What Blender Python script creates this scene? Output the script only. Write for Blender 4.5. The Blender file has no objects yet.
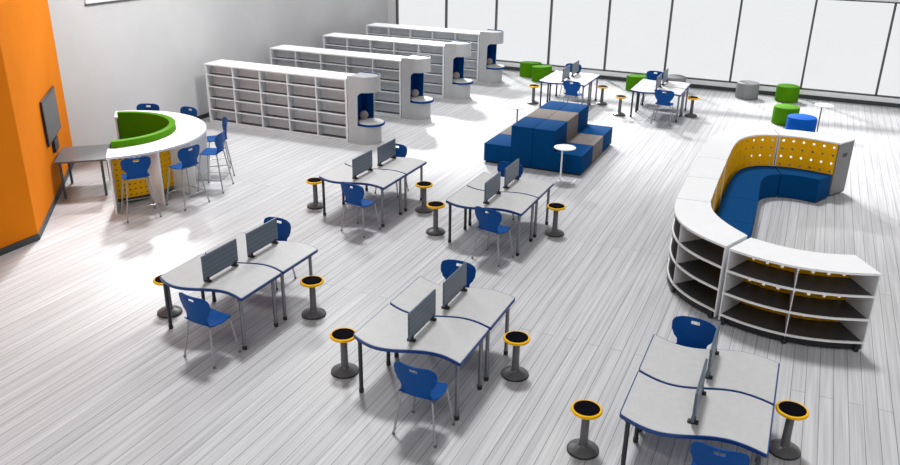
import bpy, bmesh, math, random
from mathutils import Vector, Matrix
random.seed(7)
S = bpy.context.scene
COL = S.collection
PI = math.pi

# ------------------------------------------------------------------ materials
def mat(name, color, rough=0.5, metal=0.0, spec=0.5, noise=0.0, nscale=20.0, bump=0.0, emit=0.0, coat=0.0, stretch=(1, 1, 1)):
    m = bpy.data.materials.new(name); m.use_nodes = True
    nt = m.node_tree; b = nt.nodes['Principled BSDF']
    b.inputs['Base Color'].default_value = (*color, 1)
    b.inputs['Roughness'].default_value = rough
    b.inputs['Metallic'].default_value = metal
    b.inputs['Specular IOR Level'].default_value = spec
    b.inputs['Coat Weight'].default_value = coat
    if emit:
        b.inputs['Emission Color'].default_value = (*color, 1); b.inputs['Emission Strength'].default_value = emit
    tc = nt.nodes.new('ShaderNodeTexCoord'); mp = nt.nodes.new('ShaderNodeMapping')
    mp.inputs['Scale'].default_value = stretch
    n = nt.nodes.new('ShaderNodeTexNoise'); n.inputs['Scale'].default_value = nscale; n.inputs['Detail'].default_value = 4
    nt.links.new(tc.outputs['Object'], mp.inputs['Vector']); nt.links.new(mp.outputs['Vector'], n.inputs['Vector'])
    if noise:
        r = nt.nodes.new('ShaderNodeValToRGB')
        r.color_ramp.elements[0].color = (*[max(0, c * (1 - noise)) for c in color], 1)
        r.color_ramp.elements[1].color = (*[min(1, c * (1 + noise)) for c in color], 1)
        r.color_ramp.elements[0].position = .3; r.color_ramp.elements[1].position = .7
        nt.links.new(n.outputs['Fac'], r.inputs['Fac']); nt.links.new(r.outputs['Color'], b.inputs['Base Color'])
    if bump:
        bp = nt.nodes.new('ShaderNodeBump'); bp.inputs['Strength'].default_value = bump; bp.inputs['Distance'].default_value = .002
        nt.links.new(n.outputs['Fac'], bp.inputs['Height']); nt.links.new(bp.outputs['Normal'], b.inputs['Normal'])
    return m

def floor_mat():
    m = bpy.data.materials.new('whitewashed_planks'); m.use_nodes = True
    nt = m.node_tree; N = nt.nodes; L = nt.links; b = N['Principled BSDF']
    tc = N.new('ShaderNodeTexCoord')
    rot = N.new('ShaderNodeMapping'); rot.inputs['Rotation'].default_value = (0, 0, PI / 2)
    L.new(tc.outputs['Object'], rot.inputs['Vector'])
    br = N.new('ShaderNodeTexBrick')
    br.inputs['Scale'].default_value = 1.0; br.inputs['Brick Width'].default_value = 9.0
    br.inputs['Row Height'].default_value = .155; br.inputs['Mortar Size'].default_value = .0045
    br.inputs['Mortar Smooth'].default_value = .3; br.offset = .37
    br.inputs['Color1'].default_value = (.545, .545, .553, 1); br.inputs['Color2'].default_value = (.595, .595, .603, 1)
    br.inputs['Mortar'].default_value = (.22, .22, .225, 1)
    L.new(rot.outputs['Vector'], br.inputs['Vector'])
    def streak(sx, sy, scale, det=5):
        mp = N.new('ShaderNodeMapping'); mp.inputs['Scale'].default_value = (sx, sy, 1)
        n = N.new('ShaderNodeTexNoise'); n.inputs['Scale'].default_value = scale; n.inputs['Detail'].default_value = det
        n.inputs['Distortion'].default_value = .4
        L.new(tc.outputs['Object'], mp.inputs['Vector']); L.new(mp.outputs['Vector'], n.inputs['Vector'])
        return n
    n1 = streak(12, .22, 2.4, 5); n2 = streak(34, .30, 2.2, 3)
    r1 = N.new('ShaderNodeValToRGB'); r1.color_ramp.elements[0].position = .34; r1.color_ramp.elements[1].position = .66
    r1.color_ramp.elements[0].color = (.84, .835, .84, 1); r1.color_ramp.elements[1].color = (1.09, 1.09, 1.09, 1)
    r2 = N.new('ShaderNodeValToRGB'); r2.color_ramp.elements[0].position = .3; r2.color_ramp.elements[1].position = .7
    r2.color_ramp.elements[0].color = (.88, .88, .885, 1); r2.color_ramp.elements[1].color = (1.05, 1.05, 1.05, 1)
    L.new(n1.outputs['Fac'], r1.inputs['Fac']); L.new(n2.outputs['Fac'], r2.inputs['Fac'])
    def mul(a, c):
        x = N.new('ShaderNodeMix'); x.data_type = 'RGBA'; x.blend_type = 'MULTIPLY'; x.inputs['Factor'].default_value = 1
        L.new(a, x.inputs['A']); L.new(c, x.inputs['B']); return x.outputs['Result']
    c = mul(mul(br.outputs['Color'], r1.outputs['Color']), r2.outputs['Color'])
    L.new(c, b.inputs['Base Color'])
    b.inputs['Roughness'].default_value = .42; b.inputs['Specular IOR Level'].default_value = .35
    bp = N.new('ShaderNodeBump'); bp.inputs['Strength'].default_value = .15; bp.inputs['Distance'].default_value = .003
    L.new(n1.outputs['Fac'], bp.inputs['Height']); L.new(bp.outputs['Normal'], b.inputs['Normal'])
    return m

def divider_mat():
    m = mat('divider_translucent_blue_grey', (.20, .26, .34), .35, noise=.12, nscale=3)
    nt = m.node_tree; N = nt.nodes; L = nt.links; b = N['Principled BSDF']
    tc = N.new('ShaderNodeTexCoord'); w = N.new('ShaderNodeTexWave'); w.bands_direction = 'Z'
    w.inputs['Scale'].default_value = 5.0; w.inputs['Distortion'].default_value = 1.2; w.inputs['Detail'].default_value = 1
    r = N.new('ShaderNodeValToRGB'); r.color_ramp.elements[0].color = (.085, .12, .165, 1); r.color_ramp.elements[1].color = (.115, .155, .205, 1)
    L.new(tc.outputs['Object'], w.inputs['Vector']); L.new(w.outputs['Fac'], r.inputs['Fac']); L.new(r.outputs['Color'], b.inputs['Base Color'])
    return m

def glass_mat():
    m = bpy.data.materials.new('clear_window_glass'); m.use_nodes = True
    nt = m.node_tree; N = nt.nodes; N.remove(N['Principled BSDF'])
    t = N.new('ShaderNodeBsdfTransparent'); t.inputs['Color'].default_value = (.97, .975, .98, 1)
    g = N.new('ShaderNodeBsdfGlossy'); g.inputs['Roughness'].default_value = .03
    f = N.new('ShaderNodeFresnel'); f.inputs['IOR'].default_value = 1.2
    mx = N.new('ShaderNodeMixShader')
    nt.links.new(f.outputs[0], mx.inputs[0]); nt.links.new(t.outputs[0], mx.inputs[1]); nt.links.new(g.outputs[0], mx.inputs[2])
    nt.links.new(mx.outputs[0], N['Material Output'].inputs['Surface'])
    return m

M = dict(
    floor=floor_mat(), glass=glass_mat(), divider=divider_mat(),
    grey_wall=mat('grey_wall_paint', (.66, .66, .665), .9, noise=.02, nscale=2, bump=.1),
    orange=mat('orange_wall_paint', (.82, .225, .006), .85, spec=.1, noise=.03, nscale=1.5, bump=.1),
    white_wall=mat('white_trim_paint', (.75, .75, .75), .6, noise=.02),
    baseboard=mat('dark_grey_baseboard', (.045, .05, .055), .5, noise=.1),
    mullion=mat('grey_window_metal', (.10, .10, .105), .4, metal=.3, noise=.05),
    white=mat('white_laminate', (.93, .93, .935), .4, noise=.02, nscale=6),
    offwhite=mat('desk_top_laminate', (.53, .525, .523), .45, noise=.04, nscale=14),
    blue_edge=mat('navy_edge_band', (.004, .045, .20), .4, noise=.06),
    steel=mat('grey_steel_tube', (.22, .23, .24), .3, metal=.7, noise=.05),
    dark_steel=mat('charcoal_steel_tube', (.04, .043, .05), .35, metal=.5, noise=.05),
    chrome=mat('brushed_chrome_tube', (.42, .42, .43), .42, metal=.7, noise=.04),
    black=mat('black_plastic', (.012, .012, .014), .5, noise=.1),
    cushion=mat('black_stool_cushion', (.003, .003, .006), .9, spec=.05, noise=.15, nscale=60),
    stoolgrey=mat('grey_stool_plastic', (.11, .11, .115), .35, noise=.06),
    yellow=mat('yellow_stool_rim', (.95, .50, .0), .5, spec=.2, noise=.04),
    shell=mat('blue_moulded_plastic', (.0, .065, .27), .5, spec=.18, noise=.05, nscale=8),
    blue=mat('royal_blue_upholstery', (.0, .055, .185), .85, spec=.08, noise=.10, nscale=70, bump=.25),
    blue_in=mat('blue_nook_lining', (.0, .05, .22), .8, spec=.1, noise=.08, nscale=50),
    bluepouf=mat('bright_blue_vinyl', (.0, .085, .42), .7, spec=.1, noise=.05),
    green=mat('grass_green_upholstery', (.068, .23, .0), .75, spec=.12, noise=.10, nscale=50, bump=.2),
    greypouf=mat('grey_vinyl', (.24, .24, .245), .6, noise=.06),
    carpet=mat('taupe_step_carpet', (.19, .165, .15), .9, noise=.28, nscale=26, bump=.4, stretch=(.5, 3, 3)),
    perf=mat('yellow_perforated_metal', (1.0, .50, .0), .6, spec=.2, noise=.04),
    shelfdark=mat('dark_grey_shelf_laminate', (.042, .042, .045), .5, noise=.08, nscale=9),
    casew=mat('bookcase_pale_laminate', (.76, .77, .79), .5, noise=.03, nscale=9),
    caseback=mat('bookcase_back_laminate', (.80, .84, .88), .5, noise=.03, nscale=9),
    podw=mat('nook_pale_grey_shell', (.46, .46, .465), .38, noise=.03, nscale=5),
    tan=mat('taupe_cushion_fabric', (.30, .27, .24), .9, noise=.15, nscale=60),
    seatw=mat('pale_seat_pad', (.55, .55, .53), .6, noise=.04),
    greytop=mat('slate_table_laminate', (.13, .135, .145), .32, noise=.12, nscale=5, stretch=(1, 6, 1)),
    slateleg=mat('slate_blue_tube', (.09, .13, .18), .4, metal=.4, noise=.05),
    screen=mat('tv_screen_glass', (.06, .065, .07), .28, noise=.15, nscale=2),
    bezel=mat('tv_bezel', (.01, .014, .02), .35, noise=.1),
    sidegrey=mat('grey_laminate_side', (.17, .17, .175), .5, noise=.05, nscale=6),
)

# ------------------------------------------------------------------ builders
def finish(name, bm, m, parent=None, smooth=False, loc=None):
    bmesh.ops.recalc_face_normals(bm, faces=bm.faces)
    me = bpy.data.meshes.new(name); bm.to_mesh(me); bm.free()
    if smooth:
        for p in me.polygons: p.use_smooth = True
        try: me.set_sharp_from_angle(angle=math.radians(38))
        except Exception: pass
    o = bpy.data.objects.new(name, me); COL.objects.link(o)
    for mm in (m if isinstance(m, (list, tuple)) else [m]): me.materials.append(mm)
    if parent: o.parent = parent
    if loc: o.location = loc
    return o

def NB(): return bmesh.new()

def box(bm, c, s, rz=0.0, bev=0.0, mi=0):
    t = bmesh.new(); bmesh.ops.create_cube(t, size=1)
    for v in t.verts: v.co = Vector((v.co.x * s[0], v.co.y * s[1], v.co.z * s[2]))
    if bev: bmesh.ops.bevel(t, geom=t.edges[:], offset=bev, segments=2, affect='EDGES', profile=.6)
    mt = Matrix.Translation(c) @ Matrix.Rotation(rz, 4, 'Z')
    bmesh.ops.transform(t, matrix=mt, verts=t.verts)
    merge(bm, t, mi)

def merge(bm, t, mi=0):
    vm = {}
    for v in t.verts: vm[v] = bm.verts.new(v.co)
    for f in t.faces:
        try: nf = bm.faces.new([vm[v] for v in f.verts]); nf.material_index = mi
        except ValueError: pass
    t.free()

def b2(bm, x0, x1, y0, y1, z0, z1, bev=0.0, mi=0):
    box(bm, ((x0 + x1) / 2, (y0 + y1) / 2, (z0 + z1) / 2), (abs(x1 - x0), abs(y1 - y0), abs(z1 - z0)), 0, bev, mi)

def tube(bm, pts, r, seg=12, taper=None):
    pts = [Vector(p) for p in pts]; rings = []
    n = len(pts); ref = None
    for i, p in enumerate(pts):
        d = (pts[min(i + 1, n - 1)] - pts[max(i - 1, 0)]).normalized()
        if ref is None: ref = Vector((1, 0, 0)) if abs(d.x) < .8 else Vector((0, 1, 0))
        a = (ref - d * ref.dot(d)).normalized(); ref = a; b = d.cross(a)
        rr = r if taper is None else taper[i]
        rings.append([bm.verts.new(p + (a * math.cos(2 * PI * k / seg) + b * math.sin(2 * PI * k / seg)) * rr) for k in range(seg)])
    for i in range(n - 1):
        for k in range(seg):
            bm.faces.new([rings[i][k], rings[i][(k + 1) % seg], rings[i + 1][(k + 1) % seg], rings[i + 1][k]])
    bm.faces.new(rings[0][::-1]); bm.faces.new(rings[-1])

def lathe(bm, prof, c=(0, 0, 0), seg=32, sx=1, sy=1):
    rings = []
    for r, z in prof:
        if r < 1e-6: rings.append([bm.verts.new((c[0], c[1], c[2] + z))])
        else: rings.append([bm.verts.new((c[0] + sx * r * math.cos(2 * PI * k / seg), c[1] + sy * r * math.sin(2 * PI * k / seg), c[2] + z)) for k in range(seg)])
    for a, b in zip(rings, rings[1:]):
        for k in range(seg):
            k2 = (k + 1) % seg
            if len(a) == 1 and len(b) == 1: continue
            if len(a) == 1: bm.faces.new([a[0], b[k], b[k2]])
            elif len(b) == 1: bm.faces.new([a[k], a[k2], b[0]])
            else: bm.faces.new([a[k], a[k2], b[k2], b[k]])
    for rg, fl in ((rings[0], True), (rings[-1], False)):
        if len(rg) > 1: bm.faces.new(rg[::-1] if fl else rg)

def prism(bm, poly, z0, z1, bev=0.0):
    t = bmesh.new()
    lo = [t.verts.new((x, y, z0)) for x, y in poly]; hi = [t.verts.new((x, y, z1)) for x, y in poly]
    n = len(poly)
    t.faces.new(lo[::-1]); top = t.faces.new(hi)
    for i in range(n): t.faces.new([lo[i], lo[(i + 1) % n], hi[(i + 1) % n], hi[i]])
    bmesh.ops.recalc_face_normals(t, faces=t.faces)
    if bev:
        ed = [e for e in t.edges if e.verts[0].co.z == z1 and e.verts[1].co.z == z1]
        bmesh.ops.bevel(t, geom=ed, offset=bev, segments=3, affect='EDGES', profile=.5)
    merge(bm, t)

def thing(name, label, cat, loc=(0, 0, 0), rz=0.0, group=None):
    o = bpy.data.objects.new(name, None); COL.objects.link(o)
    o.empty_display_size = .1
    o.location = loc; o.rotation_euler = (0, 0, rz)
    o['label'] = label; o['category'] = cat
    if group: o['group'] = group
    return o

def dup(root, loc, rz, label, group=None):
    r = root.copy(); COL.objects.link(r); r.location = loc; r.rotation_euler = (0, 0, rz); r['label'] = label
    if group: r['group'] = group
    def rec(src, dst):
        for ch in [c for c in bpy.data.objects if c.parent == src]:
            c = ch.copy(); COL.objects.link(c); c.parent = dst
            rec(ch, c)
    rec(root, r)
    return r

def struct(name, bm, m, parent=None, smooth=False):
    o = finish(name, bm, m, parent, smooth)
    if parent is None: o['kind'] = 'structure'
    return o

def catmull(P, n=8):
    P = [Vector((*p, 0)) for p in P]; out = []
    Q = [2 * P[0] - P[1]] + P + [2 * P[-1] - P[-2]]
    for i in range(1, len(Q) - 2):
        for k in range(n):
            t = k / n; a, b, c, d = Q[i - 1], Q[i], Q[i + 1], Q[i + 2]
            v = .5 * ((2 * b) + (-a + c) * t + (2 * a - 5 * b + 4 * c - d) * t * t + (-a + 3 * b - 3 * c + d) * t ** 3)
            out.append((v.x, v.y))
    out.append((P[-1].x, P[-1].y)); return out

# ------------------------------------------------------------------ setting
XL, YB = -14.29, 26.3
A = Vector((-14.29, 11.86)); Bc = Vector((-11.225, 8.345))
bm = NB(); b2(bm, -14.6, 8.2, -1.7, 26.6, -.2, 0); struct('floor', bm, M['floor'])
HW = 3.75
bm = NB(); prism(bm, [(XL, A.y), (XL - .2, A.y), (XL - .2, YB + .2), (XL, YB + .2)], 0, HW)
# clerestory opening is built as a window proud of the wall
struct('wall_left', bm, M['grey_wall'])
bm = NB(); prism(bm, [tuple(A), tuple(Bc), (Bc.x - .2, Bc.y - .1), (XL - .2, A.y - .02), (XL - .2, A.y)], 0, HW); struct('wall_angled', bm, M['orange'])
bm = NB(); prism(bm, [(Bc.x, Bc.y), (Bc.x, -1.5), (Bc.x - .2, -1.5), (Bc.x - .2, Bc.y - .1)], 0, HW); struct('wall_side', bm, M['orange'])
nrm = Vector((3.515, 3.065)).normalized(); wd = (Bc - A).normalized()   # into the room, and along the angled wall
def strip(P, Q, off, z0, z1):
    d = (Q - P).normalized(); n = Vector((-d.y, d.x))
    if n.dot(Vector((0, 15)) - P) < 0: n = -n
    b = NB(); prism(b, [tuple(P), tuple(Q), tuple(Q + n * off), tuple(P + n * off)], z0, z1); return b
struct('baseboard_angled', strip(A + wd * .03, Bc, .02, 0, .11), M['baseboard'])
bm = NB(); b2(bm, Bc.x, Bc.x + .02, -1.5, Bc.y, 0, .11); struct('baseboard_side', bm, M['baseboard'])
bm = NB(); b2(bm, XL, XL + .02, A.y + .05, YB, 0, .11); struct('baseboard_left', bm, M['baseboard'])
# window wall: curb, windows, head beam
bm = NB(); b2(bm, XL, 8.0, YB, YB + .2, 0, .26, .004); struct('wall_back', bm, M['white'])
bm = NB(); b2(bm, XL + .02, 8.0, YB - .02, YB, 0, .12); struct('baseboard_back', bm, M['baseboard'])
bm = NB(); b2(bm, XL, 8.0, YB, YB + .2, 2.95, 3.2); struct('trim_1', bm, M['white_wall'])
bm = NB(); b2(bm, XL, -13.98, YB - .02, YB + .2, .0, HW); struct('trim_2', bm, M['grey_wall'])
mx = [-13.98, -12.02, -10.12, -8.16, -6.2, -4.23, -2.18, -.11, 1.95, 4.0, 6.05, 7.95]
for i in range(len(mx) - 1):
    x0, x1 = mx[i], mx[i + 1]; bm = NB()
    b2(bm, x0, x0 + .06, YB + .02, YB + .12, .28, 2.92)
    b2(bm, x0, x1, YB + .02, YB + .12, .26, .30); b2(bm, x0, x1, YB + .02, YB + .12, 2.91, 2.95)
    if i == len(mx) - 2: b2(bm, x1, x1 + .05, YB + .02, YB + .12, .28, 2.92)
    w = struct('window_%d' % (i + 1), bm, M['mullion'])
    bm = NB(); b2(bm, x0 + .06, x1, YB + .065, YB + .075, .30, 2.91); finish('pane', bm, M['glass'], w)
bm = NB(); b2(bm, 8.0, 8.2, -1.5, 26.5, 0, HW); struct('wall_right', bm, M['grey_wall'])
bm = NB(); b2(bm, Bc.x - .2, 8.2, -1.7, -1.5, 0, HW); struct('wall_front', bm, M['grey_wall'])
# white framed board high on the grey wall
t = thing('whiteboard', 'white board with a dark lower edge mounted high on the grey wall', 'whiteboard', (XL + .002, 13.75, 3.2))
bm = NB(); b2(bm, 0, .03, -.97, .97, .02, .5, .004); finish('writing_surface', bm, M['white'], t)
bm = NB(); b2(bm, 0, .05, -.98, .98, -.02, .02); finish('tray', bm, M['mullion'], t)

# ------------------------------------------------------------------ desks
DW, DD = 1.36, .855
def wave(u): return -.03 * math.sin(PI * u) - .095 * math.sin(2 * PI * u) - .06 * (u - .5)
def desk_outline(inset=0.0):
    n = 28; r = .045 + 0
    P = []
    fr = [(u * DW, wave(u)) for u in [i / n for i in range(n + 1)]]
    bk = [(x, y + DD) for x, y in fr]
    poly = fr[:]  # front left to right
    poly += bk[::-1]
    # round the four corners by replacing each with small fillets
    idx = [0, n, n + 1, 2 * n + 1]; out = []; m = len(poly)
    for i, p in enumerate(poly):
        if i in idx:
            a = Vector(poly[(i - 1) % m]); b = Vector(poly[(i + 1) % m]); c = Vector(p)
            pa = c + (a - c).normalized() * .032; pb = c + (b - c).normalized() * .032
            for k in range(5):
                s = k / 4; q = pa * (1 - s) ** 2 + c * 2 * s * (1 - s) + pb * s ** 2; out.append((q.x, q.y))
        else: out.append(tuple(p))
    if inset:
        cx, cy = DW / 2, DD / 2
        res = []; m = len(out)
        for i in range(m):
            a = Vector(out[i - 1]); b = Vector(out[(i + 1) % m]); d = (b - a).normalized(); nn = Vector((-d.y, d.x))
            res.append((out[i][0] + nn.x * inset, out[i][1] + nn.y * inset))
        out = res
    return [(x - DW / 2, y) for x, y in out]

def make_desk(label, loc):
    t = thing('desk', label, 'desk', loc, 0, 'wavy edged student desks')
    full = desk_outline(); ins = desk_outline(.013)
    bm = NB()  # edge band: the slab itself in navy
    prism(bm, full, .702, .738); band = finish('edge_band', bm, M['blue_edge'], t)
    bm = NB(); prism(bm, ins, .7375, .742); finish('tabletop', bm, M['offwhite'], t)
    for x, y, mm in ((-.585, .02, 'dark_steel'), (.635, .004, 'steel'), (-.585, .68, 'dark_steel'), (.635, .67, 'steel')):
        bm = NB(); lathe(bm, [(.024, .05), (.024, .709)], (x, y, 0), 14)
        lathe(bm, [(.036, .69), (.036, .709)], (x, y, 0), 14)
        lg = finish('leg', bm, M['steel'] if mm == 'steel' else M['dark_steel'], t, True)
        bm = NB(); lathe(bm, [(.024, 0), (.029, .004), (.029, .05), (.0245, .056)], (x, y, 0), 14); finish('foot', bm, M['black'], lg, True)
    return t

def make_divider(label, loc):
    t = thing('desk_divider', label, 'desk divider', loc, 0, 'clip-on desk dividers')
    bm = NB(); box(bm, (0, 0, .21), (.026, .68, .33), 0, .008); finish('panel', bm, M['divider'], t)
    for s in (-1, 1):
        bm = NB(); box(bm, (0, s * .27, .014), (.10, .045, .028), 0, .006); box(bm, (0, s * .27, .045), (.042, .04, .05), 0, .005)
        finish('clamp', bm, M['black'], t)
    return t

# ------------------------------------------------------------------ chairs
def back_mesh(zs, wfun, yfun, slot=True, th=.012):
    bm = NB(); nu, nv = 20, len(zs)
    g = []
    for j, z in enumerate(zs):
        w = wfun(z); row = []
        for i in range(nu + 1):
            u = i / nu * 2 - 1
            x = u * w; y = yfun(z) + .045 * (u * u) * (w / .24)
            row.append(bm.verts.new((x, y, z)))
        g.append(row)
    for j in range(nv - 1):
        zc = (zs[j] + zs[j + 1]) / 2
        for i in range(nu):
            xc = ((i + .5) / nu * 2 - 1) * wfun(zc)
            if slot and abs(xc) < .05 and slot[0] < zc < slot[1]: continue
            bm.faces.new([g[j][i], g[j][i + 1], g[j + 1][i + 1], g[j + 1][i]])
    bmesh.ops.recalc_face_normals(bm, faces=bm.faces)
    bmesh.ops.solidify(bm, geom=bm.faces[:], thickness=th)
    return bm

def make_chair(name, label, cat, loc, rz, group, H=.53, spread=.0, ring=False):
    t = thing(name, label, cat, loc, rz, group)
    # seat: a dished shell, front rounded down
    bm = NB(); nx, ny = 14, 14; g = []
    for j in range(ny + 1):
        v = j / ny; y = -.20 + v * .42
        hw = .195 + .035 * math.sin(PI * min(1, v * 1.1)) - (.05 * ((v - .85) / .15) ** 2 if v > .85 else 0)
        row = []
        for i in range(nx + 1):
            u = i / nx * 2 - 1
            z = H + .012 * u * u - .012 * math.sin(PI * v) - (.035 * ((v - .8) / .2) ** 2 if v > .8 else 0) + (.03 * ((.15 - v) / .15) ** 2 if v < .15 else 0)
            row.append(bm.verts.new((u * hw, y, z)))
        g.append(row)
    for j in range(ny):
        for i in range(nx): bm.faces.new([g[j][i], g[j][i + 1], g[j + 1][i + 1], g[j + 1][i]])
    bmesh.ops.recalc_face_normals(bm, faces=bm.faces); bmesh.ops.solidify(bm, geom=bm.faces[:], thickness=.014)
    finish('seat', bm, M['shell'], t, True)
    zs = [H + .02 + k * .0198 for k in range(20)]
    z0 = zs[0]; z1 = zs[-1]
    def wf(z):
        s = (z - z0) / (z1 - z0)
        keys = [(0, .19), (.12, .17), (.25, .175), (.42, .222), (.6, .25), (.8, .253), (.9, .238), (.96, .21), (1.0, .16)]
        for (a, wa), (b, wb) in zip(keys, keys[1:]):
            if a <= s <= b + 1e-6:
                q = (s - a) / (b - a); q = q * q * (3 - 2 * q) if s < .7 else q; return wa + (wb - wa) * q
        return .16
    def yf(z):
        s = (z - z0) / (z1 - z0); return -.215 - .01 * s - .035 * s * s
    finish('backrest', back_mesh(zs, wf, yf, (zs[15] - .001, zs[17] + .001)), M['shell'], t, True)
    fx, fy = .25 + spread, .215 + spread
    for sx in (-1, 1):
        for sy in (-1, 1):
            bm = NB()
            top = Vector((sx * .13, sy * .13, H - .022)); kn = Vector((sx * .185, sy * .165, H - .035)); ft = Vector((sx * fx, sy * fy + (-.01 if sy < 0 else 0), .012))
            pts = [top, top.lerp(kn, .6), kn + Vector((0, 0, 0)), kn.lerp(ft, .08), kn.lerp(ft, .5), ft]
            tube(bm, pts, .0125, 10)
            lg = finish('leg', bm, M['chrome'], t, True)
            bm = NB(); lathe(bm, [(.016, 0), (.018, .006), (.016, .03)], (ft.x, ft.y, 0), 10); finish('glide', bm, M['steel'], lg, True)
    bm = NB()
    for sy in (-1, 1): box(bm, (0, sy * .13, H - .022), (.27, .02, .02))
    finish('seat_frame', bm, M['chrome'], t)
    if ring:
        bm = NB(); z = .24; a = (H - .035 - z) / (H - .047)
        cx = .185 + (fx - .185) * a; cy = .165 + (fy - .165) * a
        tube(bm, [(-cx, -cy, z), (cx, -cy, z)], .009, 8); tube(bm, [(-cx, cy, z), (cx, cy, z)], .009, 8)
        tube(bm, [(-cx, -cy, z), (-cx, cy, z)], .009, 8); tube(bm, [(cx, -cy, z), (cx, cy, z)], .009, 8)
        finish('footrest', bm, M['chrome'], t, True)
    return t

def make_stool(label, loc):
    dz = .028
    t = thing('wobble_stool', label, 'stool', loc, 0, 'yellow rimmed wobble stools')
    bm = NB(); lathe(bm, [(.0, 0.0), (.150, 0), (.165, .012), (.165, .03), (.14, .05), (.06, .075), (.05, .09), (0, .09)], (0, 0, 0), 36); finish('base', bm, M['stoolgrey'], t, True)
    bm = NB(); lathe(bm, [(.166, .004), (.170, .012), (.168, .022), (.166, .024)], (0, 0, 0), 36); finish('base_ring', bm, M['black'], t, True)
    bm = NB(); lathe(bm, [(.046, .08), (.043, .25), (.041, .44 + dz)], (0, 0, 0), 20); finish('stem', bm, M['stoolgrey'], t, True)
    bm = NB(); lathe(bm, [(.0, .435), (.07, .435), (.135, .452), (.158, .466), (.163, .48), (.158, .494), (.146, .500), (.138, .497), (0, .490)], (0, 0, dz), 40); finish('seat_rim', bm, M['yellow'], t, True)
    bm = NB(); lathe(bm, [(.0, .488), (.134, .491), (.136, .499), (.12, .506), (.06, .503), (0, .501)], (0, 0, dz), 40); finish('cushion', bm, M['cushion'], t, True)
    return t

# clusters: name, centre x, front y, where
CL = [
    ('T1', -6.555, 6.95, 'nearest the orange wall'),
    ('T2', -3.515, 6.74, 'in the front row centre'),
    ('T3', -.415, 6.525, 'at the near right corner'),
    ('T4', -7.0, 11.40, 'in front of the bookcases'),
    ('T5', -4.43, 11.26, 'in front of the blue steps'),
    ('T6', -6.2, 21.47, 'behind the blue steps'),
    ('T7', -3.6, 21.47, 'by the windows, right of the steps'),
]
FC = {'T1': (-6.20, 6.68, -.10), 'T2': (-3.13, 6.43, -.03), 'T3': (-.13, 6.40, 0), 'T4': (-6.63, 11.09, -.15), 'T5': (-4.12, 11.0, -.2), 'T6': (-5.76, 21.2, -.05), 'T7': (-3.28, 21.2, 0)}
BCH = {'T1': (-6.80, 8.76, PI - .05), 'T2': (-3.75, 8.53, PI), 'T3': (-.70, 8.26, PI - .1), 'T4': (-7.10, 13.10, PI), 'T5': (-4.66, 12.97, PI), 'T6': (-6.45, 23.32, PI), 'T7': (-4.0, 23.32, PI)}
ST = {'T1': ((-7.46, 7.30), (-5.65, 8.12)), 'T2': ((-4.50, 7.05), (-2.61, 7.88)), 'T3': ((-1.47, 6.82), (.45, 7.72)),
      'T4': ((-7.98, 11.74), (-6.07, 12.46)), 'T5': ((-5.42, 11.58), (-3.53, 12.43)), 'T6': ((-7.10, 21.78), (-5.29, 22.62)), 'T7': ((-4.52, 21.55), (-2.71, 22.35))}
d0 = v0 = c0 = s0 = None
for n, cx, y0, where in CL:
    tr = 0
    for k in (0, 1):
        lab = '%s blue-edged white desk of the pair %s' % (('nearer', 'farther')[k], where)
        loc = (cx, y0 + k * (DD + .018), 0)
        d0 = make_desk(lab, loc) if d0 is None else (dup(d0, loc, tr, lab))
        lab = 'grey-blue divider on the %s desk of the pair %s' % (('nearer', 'farther')[k], where)
        loc = (cx - .01 + .02 * k, y0 + k * (DD + .018) + .46 - .01, .7425)
        v0 = make_divider(lab, loc) if v0 is None else dup(v0, loc, tr, lab)
    for k, P in enumerate((FC, BCH)):
        x, y, r = P[n]
        lab = 'blue chair at the %s side of the desks %s' % (('near', 'far')[k], where)
        if c0 is None: c0 = make_chair('student_chair', lab, 'chair', (x, y, 0), r, 'blue student chairs at the desks')
        else: dup(c0, (x, y, 0), r, lab)
    for k in (0, 1):
        x, y = ST[n][k]
        lab = 'yellow-rimmed stool at the %s end of the desks %s' % (('left', 'right')[k], where)
        s0 = make_stool(lab, (x, y, 0)) if s0 is None else dup(s0, (x, y, 0), 0, lab)

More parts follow.
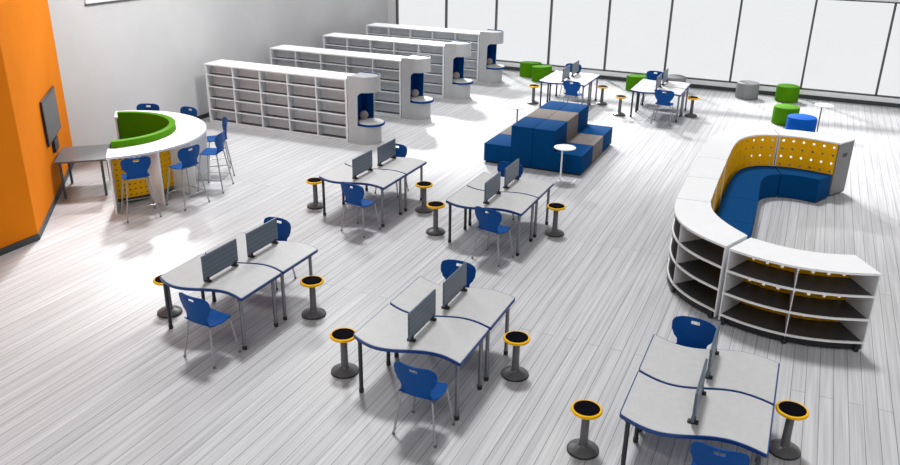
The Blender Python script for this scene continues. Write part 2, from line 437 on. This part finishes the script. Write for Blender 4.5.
# ------------------------------------------------------------------ bookcases with reading nooks
BX0, BX1, BD, BH = -13.83, -9.69, .67, 1.525
def make_bookcase(label, y):
    t = thing('bookcase', label, 'bookcase', ((BX0 + BX1) / 2, y, 0), 0, 'long low bookcases')
    hx = (BX1 - BX0) / 2
    bm = NB(); b2(bm, -hx, hx, 0, BD, BH - .035, BH, .004); finish('top_panel', bm, M['white'], t)
    bm = NB(); b2(bm, -hx + .01, hx - .01, .012, BD - .012, 0, .055); finish('plinth', bm, M['casew'], t)
    bm = NB(); b2(bm, -hx + .056, hx - .056, BD / 2 - .11, BD / 2 + .11, .056, BH - .036); finish('back_panel', bm, M['caseback'], t)
    nb = 5; w = (2 * hx - .08) / nb
    for i in range(nb + 1):
        x = -hx + .04 + i * w; q = .055 if i in (0, nb) else .03
        xx0 = x - q / 2; xx1 = x + q / 2
        if i == 0: xx0, xx1 = -hx, -hx + .055
        if i == nb: xx0, xx1 = hx - .055, hx
        nm = 'side_panel' if i in (0, nb) else 'upright'
        for (a, b) in ((0, BD / 2 - .11), (BD / 2 + .11, BD)):
            if i in (0, nb): a, b = (0, BD) if a == 0 else (None, None)
            if a is None: continue
            bm = NB(); b2(bm, xx0, xx1, a, b, .055, BH - .035, .003); finish(nm, bm, M['casew'], t)
    ups = [(-hx + .055 if i == 0 else -hx + .04 + i * w + .015, hx - .055 if i == nb - 1 else -hx + .04 + (i + 1) * w - .015) for i in range(nb)]
    for i, (xa, xb) in enumerate(ups):
        for k in range(5):
            z = .055 + k * .295
            for s in (0, 1):
                if s == 0: ya, yb, yl0, yl1 = .0, BD / 2 - .11, .0, .022
                else: ya, yb, yl0, yl1 = BD / 2 + .11, BD, BD - .022, BD
                bm = NB()
                if s == 0: b2(bm, xa, xb, yl1, yb, z, z + .022)
                else: b2(bm, xa, xb, ya, yl0, z, z + .022)
                sh = finish('shelf', bm, M['shelfdark'], t)
                bm = NB(); b2(bm, xa, xb, yl0, yl1, z, z + .03, .002); finish('shelf_lip', bm, M['casew'], sh)
    return t

def make_nook(label, y):
    # plan: straight part then a half round end; hollow shell with a wrap-around opening
    t = thing('reading_nook', label, 'reading nook', (-9.35, y + BD / 2, 0), 0, 'round ended reading nooks')
    R_, th, xs = BD / 2, .03, -.325
    HT = 1.60; SZ = .47; OT = 1.24
    def path(r):
        P = [(xs, -r)] + [(xs + (0 - xs) * k / 6, -r) for k in range(1, 6)]
        P += [(r * math.cos(a), r * math.sin(a)) for a in [(-PI / 2 + PI * k / 28) for k in range(29)]]
        P += [(0 + xs * k / 6, r) for k in range(1, 6)] + [(xs, r)]
        return P
    po, pi_ = path(R_), path(R_ - th); n = len(po)
    cum = [0]
    for a, b in zip(po, po[1:]): cum.append(cum[-1] + math.hypot(a[0] - b[0], a[1] - b[1]))
    s0, s1 = cum[5] - .02, cum[-7] + .0      # opening from the front face round to the far side
    def open_z(s):
        if s <= s0 or s >= s1: return None
        e = min(s - s0, s1 - s); r = .16
        return OT - (r - math.sqrt(max(0, r * r - (r - e) ** 2)) if e < r else 0)
    # resample finely
    def at(s):
        for i in range(n - 1):
            if cum[i] <= s <= cum[i + 1] + 1e-9:
                q = (s - cum[i]) / (cum[i + 1] - cum[i])
                return [(p[i][0] * (1 - q) + p[i + 1][0] * q, p[i][1] * (1 - q) + p[i + 1][1] * q) for p in (po, pi_)]
    ss = [cum[-1] * k / 90 for k in range(91)] + [s0, s1]; ss = sorted(ss)
    def shell(bm, zlo, zhi, which):
        for a, b in zip(ss, ss[1:]):
            if b - a < 1e-5: continue
            m = (a + b) / 2; oz = open_z(m)
            (oa, ia), (ob, ib) = at(a), at(b)
            if which == 'low': spans = [(0, SZ - .03)]
            elif oz is None: spans = [(SZ - .03, HT)]
            else:
                za = open_z(a) or (SZ - .03); zb = open_z(b) or (SZ - .03)
                spans = [((za, zb), HT)]
            for lo, hi in spans:
                la, lb = lo if isinstance(lo, tuple) else (lo, lo)
                yield oa, ia, ob, ib, la, lb, hi
    def build(layer, m1, frac):
        bm = NB()
        for which in ('low', 'up'):
            for oa, ia, ob, ib, la, lb, hi in shell(bm, 0, 0, which):
                f0, f1 = frac
                A1 = [oa[k] + (ia[k] - oa[k]) * f0 for k in (0, 1)]; A2 = [oa[k] + (ia[k] - oa[k]) * f1 for k in (0, 1)]
                B1 = [ob[k] + (ib[k] - ob[k]) * f0 for k in (0, 1)]; B2 = [ob[k] + (ib[k] - ob[k]) * f1 for k in (0, 1)]
                V = [bm.verts.new(c) for c in ((*A1, la), (*B1, lb), (*B1, hi), (*A1, hi), (*A2, la), (*B2, lb), (*B2, hi), (*A2, hi))]
                for q in ((0, 1, 2, 3), (5, 4, 7, 6), (3, 2, 6, 7), (1, 0, 4, 5)): bm.faces.new([V[k] for k in q])
        bmesh.ops.remove_doubles(bm, verts=bm.verts, dist=.0004)
        return finish(layer, bm, m1, t, True)
    build('shell', M['podw'], (0, .6)); build('lining', M['blue_in'], (.6, 1))
    bm = NB(); prism(bm, path(R_ - th - .002), HT - .05, HT - .022); finish('cap', bm, M['podw'], t)
    bm = NB(); b2(bm, xs + .0, xs + .02, -R_ + th, R_ - th, SZ, HT - .055); finish('back_lining', bm, M['blue_in'], t)
    bm = NB(); lathe(bm, [(0, .44), (.325, .44), (.335, .455), (.335, .475), (.325, .485), (0, .485)], (.10, 0, 0), 40); finish('seat_trim', bm, M['blue_in'], t, True)
    bm = NB(); lathe(bm, [(0, .484), (.305, .484), (.312, .495), (.30, .510), (0, .515)], (.10, 0, 0), 40); finish('seat_pad', bm, M['seatw'], t, True)
    return t
WH = ['nearest', 'second nearest', 'third nearest', 'farthest']
b0 = n0 = None
for i, y in enumerate((15.75, 18.47, 21.2, 23.87)):
    lab = 'long white bookcase of five bays, %s of the four in the row' % WH[i]
    loc = ((BX0 + BX1) / 2, y, 0)
    b0 = make_bookcase(lab, y) if b0 is None else dup(b0, loc, 0, lab)
    lab = 'blue-lined reading nook at the end of the %s bookcase' % WH[i]
    n0 = make_nook(lab, y) if n0 is None else dup(n0, (-9.35, y + BD / 2, 0), 0, lab)
    bm = NB(); lathe(bm, [(0, -.035), (.07, -.033), (.10, -.015), (.105, 0), (.10, .015), (.07, .033), (0, .035)], (0, 0, 0), 28)
    o = finish('round_cushion', bm, M['tan'], None, True)
    o.rotation_euler = (PI / 2 * .94, 0, .5); o.location = (-9.47, y + BD / 2 + .06, .622)
    o['label'] = 'small taupe round cushion on the seat of the %s reading nook' % WH[i]; o['category'] = 'cushion'; o['group'] = 'cushions in the reading nooks'

# ------------------------------------------------------------------ blue steps
X = [-6.22, -5.60, -5.11, -4.62, -4.0]; Y = [15.78, 16.70, 17.60, 18.50]
def step_module(label, side, j, m):
    # profile in x,z : low + high
    t = thing('stepped_bench', label, 'bench', ((X[0] + X[2]) / 2 if side < 0 else (X[2] + X[4]) / 2, (Y[j] + Y[j + 1]) / 2, 0), 0, 'stepped bench modules')
    w = 1.11 / 2; g = .003
    prof = [(-w, 0), (w, 0), (w, .91), (w - .49, .91), (w - .49, .44), (-w, .44)]
    if side > 0: prof = [(-x, z) for x, z in prof]
    y0, y1 = Y[j] - (Y[j] + Y[j + 1]) / 2 + g, Y[j + 1] - (Y[j] + Y[j + 1]) / 2 - g
    parts = (('low_step', [(-w, .04), (w - .49, .04), (w - .49, .44), (-w, .44)]), ('high_step', [(w - .49, .04), (w - g, .04), (w - g, .91), (w - .49, .91)]))
    for nm, pr in parts:
        if side > 0: pr = [(-x, z) for x, z in pr]
        xs_ = [p[0] for p in pr]; zs_ = [p[1] for p in pr]
        bm = NB(); b2(bm, min(xs_), max(xs_), y0, y1, min(zs_), max(zs_), .010); finish(nm, bm, m, t, True)
    bm = NB(); b2(bm, -w + .03, w - .03, y0 + .03, y1 - .03, 0, .045); finish('plinth', bm, M['black'], t)
for j, (cn, m) in enumerate((('royal blue', M['blue']), ('taupe carpeted', M['carpet']), ('royal blue', M['blue']))):
    for side in (-1, 1):
        step_module('%s two-level stepped bench, %s half of the %s row of tiered seating' % (cn, 'left' if side < 0 else 'right', ('near', 'middle', 'far')[j]), side, j, m)

def make_side_table(label, loc):
    t = thing('side_table', label, 'side table', loc, 0, 'small round white side tables')
    bm = NB(); lathe(bm, [(0, .70), (.20, .70), (.225, .708), (.225, .72), (.22, .724), (0, .724)], (.05, 0, 0), 40); finish('tabletop', bm, M['white'], t, True)
    bm = NB(); lathe(bm, [(.018, .012), (.018, .702)], (0, 0, 0), 16); finish('pole', bm, M['white'], t, True)
    bm = NB(); b2(bm, -.03, .30, -.02, .02, 0, .014, .003); b2(bm, .26, .30, -.16, .16, 0, .014, .003); b2(bm, -.03, .01, -.16, .16, 0, .014, .003); finish('base', bm, M['white'], t)
    return t
st0 = make_side_table('white round side table standing right in front of the blue steps', (-4.31, 15.33, 0))
ta = dup(st0, (-6.34, 18.25, 0), PI, 'small round side table mostly hidden on the left side of the blue steps')
tb_ = dup(st0, (.505, 22.1, 0), 0, 'small round side table right of the bright blue pouf')

for tt_ in (ta, tb_):     # these two stand on grey poles
    for ch in [c for c in bpy.data.objects if c.parent == tt_ and c.name.startswith('pole')]:
        ch.data = ch.data.copy(); ch.data.materials[0] = M['steel']; ch['label'] = 'grey pole'

# ------------------------------------------------------------------ poufs
def pouf(label, loc, m, r=.33, h=.47, shape='round', rz=0):
    bm = NB()
    if shape == 'round':
        lathe(bm, [(0, 0), (r - .02, 0), (r, .02), (r, h - .05), (r - .015, h - .015), (r - .05, h), (0, h + .006)], (0, 0, 0), 40)
    else:  # leaf shaped pouf: two arcs meeting in soft points
        P = []
        for k in range(44):
            a = 2 * PI * k / 44; rr = r * (1 + .16 * math.cos(2 * a)); P.append((rr * math.cos(a), rr * .82 * math.sin(a)))
        prism(bm, P, 0, h, .04)
    o = finish('pouf', bm, m, None, True); o.location = loc; o.rotation_euler = (0, 0, rz)
    o['label'] = label; o['category'] = 'pouf'; o['group'] = 'upholstered poufs by the windows'
    return o
pouf('green leaf-shaped pouf by the windows, left of its green twin', (-8.48, 25.55, 0), M['green'], .31, .47, 'leaf', .3)
pouf('green leaf-shaped pouf behind the window desks, right of its green twin', (-7.93, 25.08, 0), M['green'], .31, .47, 'leaf', .9)
pouf('green pouf behind the left corner of the desks right of the blue steps', (-4.74, 25.1, 0), M['green'], .35, .45, 'leaf', .5)
pouf('grey round pouf partly hidden behind the right-hand window desks', (-3.72, 25.55, 0), M['greypouf'], .34, .46)
pouf('grey round pouf alone at the foot of the windows', (-1.55, 25.60, 0), M['greypouf'], .33, .47)
pouf('green round pouf at the foot of the windows, right of the grey one', (-.42, 25.68, 0), M['green'], .33, .47)
pouf('green round pouf touching the bright blue pouf', (-.32, 22.72, 0), M['green'], .33, .47)
pouf('bright blue round pouf in front of the green one', (.10, 21.90, 0), M['bluepouf'], .36, .42)

# ------------------------------------------------------------------ C-shaped shelving
def off_poly(path, d):
    out = []
    n = len(path)
    for i in range(n):
        a = Vector(path[max(i - 1, 0)]); b = Vector(path[min(i + 1, n - 1)]); t_ = (b - a).normalized(); nn = Vector((-t_.y, t_.x))
        out.append((path[i][0] + nn.x * d, path[i][1] + nn.y * d))
    return out
def lerp(a, b, q): return (a[0] + (b[0] - a[0]) * q, a[1] + (b[1] - a[1]) * q)
def perforated(path, z0, z1, th, pitch=.2, r=.027, pz=None):
    # path polyline -> resampled into cells, each with an eight sided hole
    L = [0]
    for a, b in zip(path, path[1:]): L.append(L[-1] + math.hypot(a[0] - b[0], a[1] - b[1]))
    def at(s):
        s = max(0, min(L[-1], s))
        for i in range(len(L) - 1):
            if s <= L[i + 1] + 1e-9:
                q = (s - L[i]) / (L[i + 1] - L[i]); return Vector(lerp(path[i], path[i + 1], q))
        return Vector(path[-1])
    nx = max(1, round(L[-1] / pitch)); nz = max(1, round((z1 - z0) / (pz or pitch))); dx = L[-1] / nx; dz = (z1 - z0) / nz
    bm = NB(); fronts = []
    for i in range(nx):
        for k in range(nz):
            s, z = (i + .5) * dx, z0 + (k + .5) * dz
            sq = []; oc = []
            for q in range(8):
                a = PI / 4 * q
                ca, sa = math.cos(a), math.sin(a); mq = max(abs(ca), abs(sa))
                sq.append((s + ca / mq * dx / 2, z + sa / mq * dz / 2)); oc.append((s + ca * r, z + sa * r))
            VS = []
            for lst in (sq, oc):
                row = []
                for (u, zz) in lst: p = at(u); row.append(bm.verts.new((p.x, p.y, zz)))
                VS.append(row)
            for q in range(8): bm.faces.new([VS[0][q], VS[0][(q + 1) % 8], VS[1][(q + 1) % 8], VS[1][q]])
    bmesh.ops.remove_doubles(bm, verts=bm.verts, dist=.001)
    bmesh.ops.recalc_face_normals(bm, faces=bm.faces)
    bmesh.ops.solidify(bm, geom=bm.faces[:], thickness=th)
    return bm

HC = 1.12
KS = (5.2406 - 1.12) / (5.2406 - 1.04)
def shelf_unit(label, outer, inner, ndiv=1, ends=(0, 0), nsm=8):
    outer = [(x * KS, y * KS) for x, y in outer]; inner = [(x * KS, y * KS) for x, y in inner]
    cx = sum(p[0] for p in outer + inner) / len(outer + inner); cy = sum(p[1] for p in outer + inner) / len(outer + inner)
    t = thing('curved_bookcase', label, 'bookcase', (cx, cy, 0), 0, 'bookcases of the C-shaped ring')
    T = lambda P: [(x - cx, y - cy) for x, y in P]
    o_ = T(catmull(outer, nsm)); i_ = T(catmull(inner, nsm)); n = len(o_) - 1
    ring = lambda a, b: a + b[::-1]
    bm = NB(); prism(bm, ring(o_, i_), HC - .03, HC); finish('worktop', bm, M['white'], t)
    o2 = [lerp(o_[k], i_[k], .03) for k in range(n + 1)]; i2 = [lerp(o_[k], i_[k], .95) for k in range(n + 1)]
    def cut(P, a, b): return P[a:b + 1]
    for z in (.125, .455, .785):
        of = [lerp(o_[k], i_[k], .045) for k in range(n + 1)]
        bm = NB(); prism(bm, ring(of, i2), z, z + .018); sh = finish('shelf', bm, M['shelfdark'], t)
        on = [lerp(o_[k], i_[k], .004) for k in range(n + 1)]
        bm = NB(); prism(bm, ring(on, of), z - .004, z + .022); finish('front_edge', bm, M['white'], sh)
    b1 = [lerp(o_[k], i_[k], .05) for k in range(n + 1)]; i2p = [lerp(o_[k], i_[k], .90) for k in range(n + 1)]
    bm = NB(); prism(bm, ring(b1, i2p), .035, .121); finish('plinth', bm, M['black'], t)
    ks = [0] + [round(n * (q + 1) / (ndiv + 1)) for q in range(ndiv)] + [n]
    for qi, k in enumerate(ks):
        a = Vector(o_[k]); b = Vector(i_[k])
        if 0 < qi < len(ks) - 1: b = a.lerp(b, .945)
        d = (b - a).normalized(); tt = Vector(o_[min(k + 1, n)]) - Vector(o_[max(k - 1, 0)]); tt.normalize()
        w = .012 if 0 < qi < len(ks) - 1 else .02
        mid = (a + b) / 2
        if qi == 0: mid = mid + tt * w / 2
        if qi == len(ks) - 1: mid = mid - tt * w / 2
        ln = (b - a).length
        ang = math.atan2(d.y, d.x)
        isend = (qi == 0 and ends[0]) or (qi == len(ks) - 1 and ends[1])
        for (z0, z1) in ((.05, HC - .031),):
            bm = NB(); box(bm, (mid.x, mid.y, (z0 + z1) / 2), (ln * .985, w, z1 - z0), ang, .0)
            p = finish('side_panel' if qi in (0, len(ks) - 1) else 'upright', bm, (M['sidegrey'] if isend == 2 else M['casew']) if isend else M['casew'], t)
            if isend == 2 or (isend and qi):
                pass
            if (qi == 0 and ends[0] == 2) or (qi == len(ks) - 1 and ends[1] == 2):
                p.data.materials[0] = M['sidegrey']
                sgn = 1 if qi else -1
                bm = NB(); c = mid + tt * sgn * (w / 2 + .002)
                box(bm, (c.x, c.y, .84), (.15, .008, .075), ang, .0); finish('hand_hold', bm, M['black'], p)
    bp = [lerp(o_[k], i_[k], .965) for k in range(n + 1)]
    bm = perforated(bp, .12, HC - .03, .01, .195, .025, .162); finish('perforated_back', bm, M['perf'], t)
    for q in (1, n // 2, n - 1):
        for side_, lst in ((0, .015), (1, .93)):
            p = lerp(o_[q], i_[q], lst); tg = Vector(o_[min(q + 1, n)]) - Vector(o_[max(q - 1, 0)]); tg.normalize()
            sgn = 1 if q == 1 else (-1 if q == n - 1 else 0)
            px, py = p[0] + tg.x * .02 * sgn, p[1] + tg.y * .02 * sgn
            bm = NB()
            tb = bmesh.new(); lathe(tb, [(0, -.016), (.032, -.016), (.036, -.010), (.036, .010), (.032, .016), (0, .016)], (0, 0, 0), 18)
            bmesh.ops.transform(tb, matrix=Matrix.Translation((px, py, .036)) @ Matrix.Rotation(math.atan2(tg.y, tg.x), 4, 'Z') @ Matrix.Rotation(PI / 2, 4, 'X'), verts=tb.verts)
            merge(bm, tb); box(bm, (px, py, .085), (.03, .045, .05))
            finish('caster', bm, M['dark_steel'], t, True)
    return t
shelf_unit('curved white bookcase, right-hand end of the ring, nearest the camera', [(-.55, 10.52), (-.15, 10.37), (.33, 10.30), (.81, 10.36), (1.29, 10.52)], [(-.32, 11.06), (0, 10.95), (.31, 10.90), (.66, 10.93), (1.0, 11.04)], 1, (1, 1))
shelf_unit('curved white bookcase forming the near left corner of the ring', [(-1.54, 12.25), (-1.47, 11.68), (-1.30, 11.22), (-1.0, 10.86), (-.60, 10.575)], [(-1.02, 12.30), (-.96, 12.0), (-.84, 11.72), (-.64, 11.42), (-.37, 11.12)], 1)
shelf_unit('straight white bookcase in the ring, next after the near left corner', [(-1.55, 13.48), (-1.545, 12.9), (-1.54, 12.27)], [(-1.05, 13.54), (-1.04, 12.9), (-1.03, 12.32)], 1)
shelf_unit('straight white bookcase in the ring, next before the far left corner', [(-1.56, 14.78), (-1.555, 14.1), (-1.55, 13.50)], [(-1.055, 14.82), (-1.052, 14.2), (-1.05, 13.56)], 1)
shelf_unit('curved white bookcase forming the far left corner of the ring', [(-.45, 17.62), (-1.05, 17.34), (-1.42, 16.80), (-1.56, 15.9), (-1.56, 14.80)], [(-.30, 17.13), (-.66, 16.97), (-.93, 16.58), (-1.04, 15.95), (-1.055, 14.84)], 2)
shelf_unit('curved white bookcase with a grey end panel at the far right end of the ring', [(1.12, 17.50), (.55, 17.67), (.02, 17.71), (-.43, 17.63)], [(.84, 17.02), (.42, 17.12), (.06, 17.17), (-.28, 17.14)], 1, (2, 0))

def bench(label, outer, inner, nsm=8):
    cx = sum(p[0] for p in outer + inner) / len(outer + inner); cy = sum(p[1] for p in outer + inner) / len(outer + inner)
    t = thing('upholstered_bench', label, 'bench', (cx, cy, 0), 0, 'blue benches inside the ring')
    T = lambda P: [(x - cx, y - cy) for x, y in P]
    o_ = T(catmull(outer, nsm)); i_ = T(catmull(inner, nsm))
    bm = NB(); prism(bm, o_ + i_[::-1], .025, .485, .018); finish('cushion', bm, M['blue'], t, True)
    n = len(o_); a = [lerp(o_[k], i_[k], .06) for k in range(n)]; b = [lerp(o_[k], i_[k], .94) for k in range(n)]
    bm = NB(); prism(bm, a + b[::-1], 0, .03); finish('plinth', bm, M['black'], t)
bench('blue straight bench inside the ring, the nearer of the two', [(-.985, 13.14), (-.985, 12.6), (-.97, 12.1)], [(-.39, 13.14), (-.385, 12.6), (-.38, 12.1)])
bench('blue straight bench inside the ring, the one next to the curved corner', [(-.995, 14.39), (-.99, 13.8), (-.985, 13.15)], [(-.40, 14.39), (-.395, 13.8), (-.39, 13.15)])
bench('blue curved bench in the far left corner of the ring', [(-.29, 16.76), (-.62, 16.60), (-.86, 16.24), (-.97, 15.6), (-.995, 14.40)], [(-.125, 16.235), (-.31, 16.08), (-.42, 15.80), (-.44, 15.35), (-.40, 14.40)])
bench('blue curved bench at the far right end of the ring', [(.80, 16.66), (.42, 16.76), (.06, 16.81), (-.27, 16.77)], [(.58, 16.20), (.32, 16.26), (.08, 16.275), (-.11, 16.245)])

# ------------------------------------------------------------------ bar with green sofa
CX, CY = -12.23, 11.09
D2R = math.radians
def arc(r0, r1, a0, a1, n=40): return [(r1 * math.cos(D2R(a0 + (a1 - a0) * k / n)), r1 * math.sin(D2R(a0 + (a1 - a0) * k / n))) for k in range(n + 1)] + [(r0 * math.cos(D2R(a0 + (a1 - a0) * k / n)), r0 * math.sin(D2R(a0 + (a1 - a0) * k / n))) for k in range(n, -1, -1)]
t = thing('curved_bar_counter', 'half-round white bar counter with yellow perforated front panels', 'counter', (CX, CY, 0))
RO, RI = 1.79, 1.215
bm = NB(); prism(bm, arc(RI, RO, -47, 133, 60), 1.03, 1.07); finish('countertop', bm, M['white'], t)
ANG = [-46, -18, 8, 36, 64, 100, 132]
for a in ANG:
    bm = NB(); r0, r1 = 1.23, 1.785
    box(bm, ((r0 + r1) / 2 * math.cos(D2R(a)), (r0 + r1) / 2 * math.sin(D2R(a)), .515), (r1 - r0, .035, 1.03), D2R(a), .003)
    finish('upright_panel', bm, M['white'], t)
for k, (a, b) in enumerate(zip(ANG, ANG[1:])):
    P = [(1.30 * math.cos(D2R(a + 1 + (b - a - 2) * q / 12)), 1.30 * math.sin(D2R(a + 1 + (b - a - 2) * q / 12))) for q in range(13)]
    if k in (0, 1, 4):
        bm = perforated(P, .12, 1.03, .012, .10, .017); finish('perforated_panel', bm, M['perf'], t)
        bm = NB(); prism(bm, [(x * 1.0, y * 1.0) for x, y in arc(1.26, 1.285, a + 1, b - 1, 10)], .05, 1.03); finish('backing_panel', bm, M['shelfdark'] if k != 1 else M['sidegrey'], t)
    else:
        bm = NB(); prism(bm, arc(1.27, 1.30, a + 1, b - 1, 10), .05, 1.03); finish('front_panel', bm, M['casew'] if k in (2,) else M['shelfdark'], t)
t = thing('curved_sofa', 'green half-round sofa with a high back set inside the bar', 'sofa', (CX, CY, 0))
bm = NB(); prism(bm, arc(1.09, 1.21, -44, 129, 48), .02, 1.19, .035); finish('backrest', bm, M['green'], t, True)
bm = NB(); prism(bm, arc(.62, 1.088, -42, 127, 48), .05, .45, .03); finish('seat', bm, M['green'], t, True)
bm = NB(); prism(bm, arc(.66, 1.06, -41, 126, 40), 0, .055); finish('plinth', bm, M['black'], t)
# bar chairs
BARS = [(-34, 2.03, 'first from the orange wall end'), (-8, 2.03, 'second from the orange wall end'), (19, 2.0, 'third from the orange wall end'), (47, 1.97, 'fourth from the orange wall end'), (85, 1.82, 'second last, behind the counter'), (114, 1.82, 'last one, by the grey wall')]
bar0 = None
for a, r, w in BARS:
    x, y = CX + r * math.cos(D2R(a)), CY + r * math.sin(D2R(a)); rz = D2R(a) + PI / 2
    lab = 'tall blue bar chair at the half-round counter, ' + w
    if bar0 is None: bar0 = make_chair('bar_chair', lab, 'bar chair', (x, y, 0), rz, 'tall blue bar chairs', H=.76, spread=.035, ring=True)
    else: dup(bar0, (x, y, 0), rz, lab)

# ------------------------------------------------------------------ media table, television
P0 = Vector((-12.49, 9.88)); 
rz = math.atan2(nrm.y, nrm.x)
mid = Vector(((-12.49 - 13.18) / 2, (9.88 + 10.69) / 2))
t = thing('media_table', 'dark grey table running from under the television to the bar', 'table', (mid.x + nrm.x * .01, mid.y + nrm.y * .01, 0), rz)
LT, WT = .88, 1.06
bm = NB(); b2(bm, 0, LT, -WT / 2, WT / 2, .708, .742, .004); finish('tabletop', bm, M['greytop'], t)
for x in (.08, LT - .08):
    for y in (-WT / 2 + .07, WT / 2 - .07):
        bm = NB(); lathe(bm, [(.025, 0), (.025, .709)], (x, y, 0), 14); finish('leg', bm, M['slateleg'], t, True)
tvm = (Vector((-12.51, 9.82)) + Vector((-13.52, 10.97))) / 2
# put onto the wall plane
s = (tvm - A).dot(wd); base = A + wd * s
t = thing('television', 'black wall-mounted television on the orange wall', 'television', (base.x + nrm.x * .002, base.y + nrm.y * .002, 1.46), rz)
bm = NB(); b2(bm, .015, .045, -.75, .75, -.42, .42, .008); finish('bezel', bm, M['bezel'], t)
bm = NB(); b2(bm, .0455, .048, -.715, .715, -.385, .385); finish('screen', bm, M['screen'], t)
bm = NB(); b2(bm, 0, .015, -.25, .25, -.2, .2); finish('wall_mount', bm, M['black'], t)
bm = NB(); b2(bm, 0, .06, -.28, .12, -.66, -.425, .006); finish('connection_box', bm, M['bezel'], t)

# ------------------------------------------------------------------ light
w = bpy.data.worlds.new('sky'); S.world = w; w.use_nodes = True
wn = w.node_tree; bg = wn.nodes['Background']; bg.inputs['Strength'].default_value = 1
tc = wn.nodes.new('ShaderNodeTexCoord'); sx = wn.nodes.new('ShaderNodeSeparateXYZ'); rp = wn.nodes.new('ShaderNodeValToRGB')
rp.color_ramp.elements[0].position = .02; rp.color_ramp.elements[0].color = (.725, .728, .733, 1)
rp.color_ramp.elements[1].position = .36; rp.color_ramp.elements[1].color = (.16, .162, .168, 1)
wn.links.new(tc.outputs['Generated'], sx.inputs[0]); wn.links.new(sx.outputs['Z'], rp.inputs[0]); wn.links.new(rp.outputs[0], bg.inputs['Color'])
def sun_and_fill(strength, hx, hy, elev, ang):
    l = bpy.data.lights.new('sun_and_fill', 'SUN'); l.energy = strength; l.angle = math.radians(ang); l.color = (1, 1, 1)
    o = bpy.data.objects.new('sun_and_fill', l); COL.objects.link(o)
    d = Vector((hx, hy, 0)).normalized() * math.cos(D2R(elev)) + Vector((0, 0, -math.sin(D2R(elev))))
    o.rotation_euler = d.to_track_quat('-Z', 'Y').to_euler(); o.location = (-6, 20, 8)
sun_and_fill(1.75, .40, -.75, 68, 9)
sun_and_fill(.60, -.2, .95, 46, 30)  # added front fill from the camera side, brightens upright faces
def spot(cx, cy, dist, rad, power, soft=.8, blend=.45, z=0.0):  # unseen spots, added in place of low sun to throw bright patches
    d = Vector((.6, -.8, 0)) * math.cos(D2R(35)) + Vector((0, 0, -math.sin(D2R(35))))
    l = bpy.data.lights.new('sun_patch_spot', 'SPOT'); l.energy = power; l.spot_size = 2 * math.atan(rad / dist); l.spot_blend = blend; l.shadow_soft_size = soft
    o = bpy.data.objects.new('sun_patch_spot', l); COL.objects.link(o)
    o.location = Vector((cx, cy, z)) - d * dist; o.rotation_euler = d.to_track_quat('-Z', 'Y').to_euler()
spot(-8.2, 22.3, 24, 4.7, 20000)
spot(-2.8, 22.6, 24, 4.7, 20000)
spot(3.2, 22.0, 24, 5.4, 22000)
spot(-10.1, 8.5, 14, 2.0, 5000, .5, .8)
def panel(loc, aim, sx, sy, power):  # unseen fill areas, added to brighten the left walls and back floor
    al = bpy.data.lights.new('unseen_fill_panel', 'AREA'); al.shape = 'RECTANGLE'; al.size = sx; al.size_y = sy; al.energy = power
    ao = bpy.data.objects.new('unseen_fill_panel', al); COL.objects.link(ao); ao.location = loc
    ao.rotation_euler = (Vector(aim) - Vector(loc)).to_track_quat('-Z', 'Y').to_euler()
panel((-10.2, 19, 7.0), (-14.3, 19, 2.0), 1.2, 13, 115)
panel((-9.6, 14.6, 5.6), (-12.7, 10.1, 1.9), 1.5, 1.5, 215)
panel((-2.5, 22.5, 7.5), (-2.5, 22.5, 0), 15, 6, 60)
# ------------------------------------------------------------------ camera
f, pit, rol, yaw, hh = 793.132, .388983, .0155512, -.418107, 5.24058
cy_, sy_, cp, sp = math.cos(yaw), math.sin(yaw), math.cos(pit), math.sin(pit)
fw = Vector((sy_ * cp, cy_ * cp, -sp)); rt = Vector((cy_, -sy_, 0)); up = rt.cross(fw)
c, s = math.cos(rol), math.sin(rol); r2 = rt * c + up * s; u2 = rt * -s + up * c
cd = bpy.data.cameras.new('camera'); cam = bpy.data.objects.new('camera', cd); COL.objects.link(cam)
mw = Matrix.Identity(4)
for k in range(3): mw[k][0] = r2[k]; mw[k][1] = u2[k]; mw[k][2] = -fw[k]
mw[0][3], mw[1][3], mw[2][3] = 0, 0, hh
cam.matrix_world = mw
cd.sensor_width = 36; cd.lens = f / 900 * 36; cd.clip_end = 200
S.camera = cam
vs = S.view_settings; vs.view_transform = 'Standard'; vs.look = 'None'; vs.gamma = 1; vs.use_curve_mapping = False; vs.exposure = .32
S.display_settings.display_device = 'sRGB'
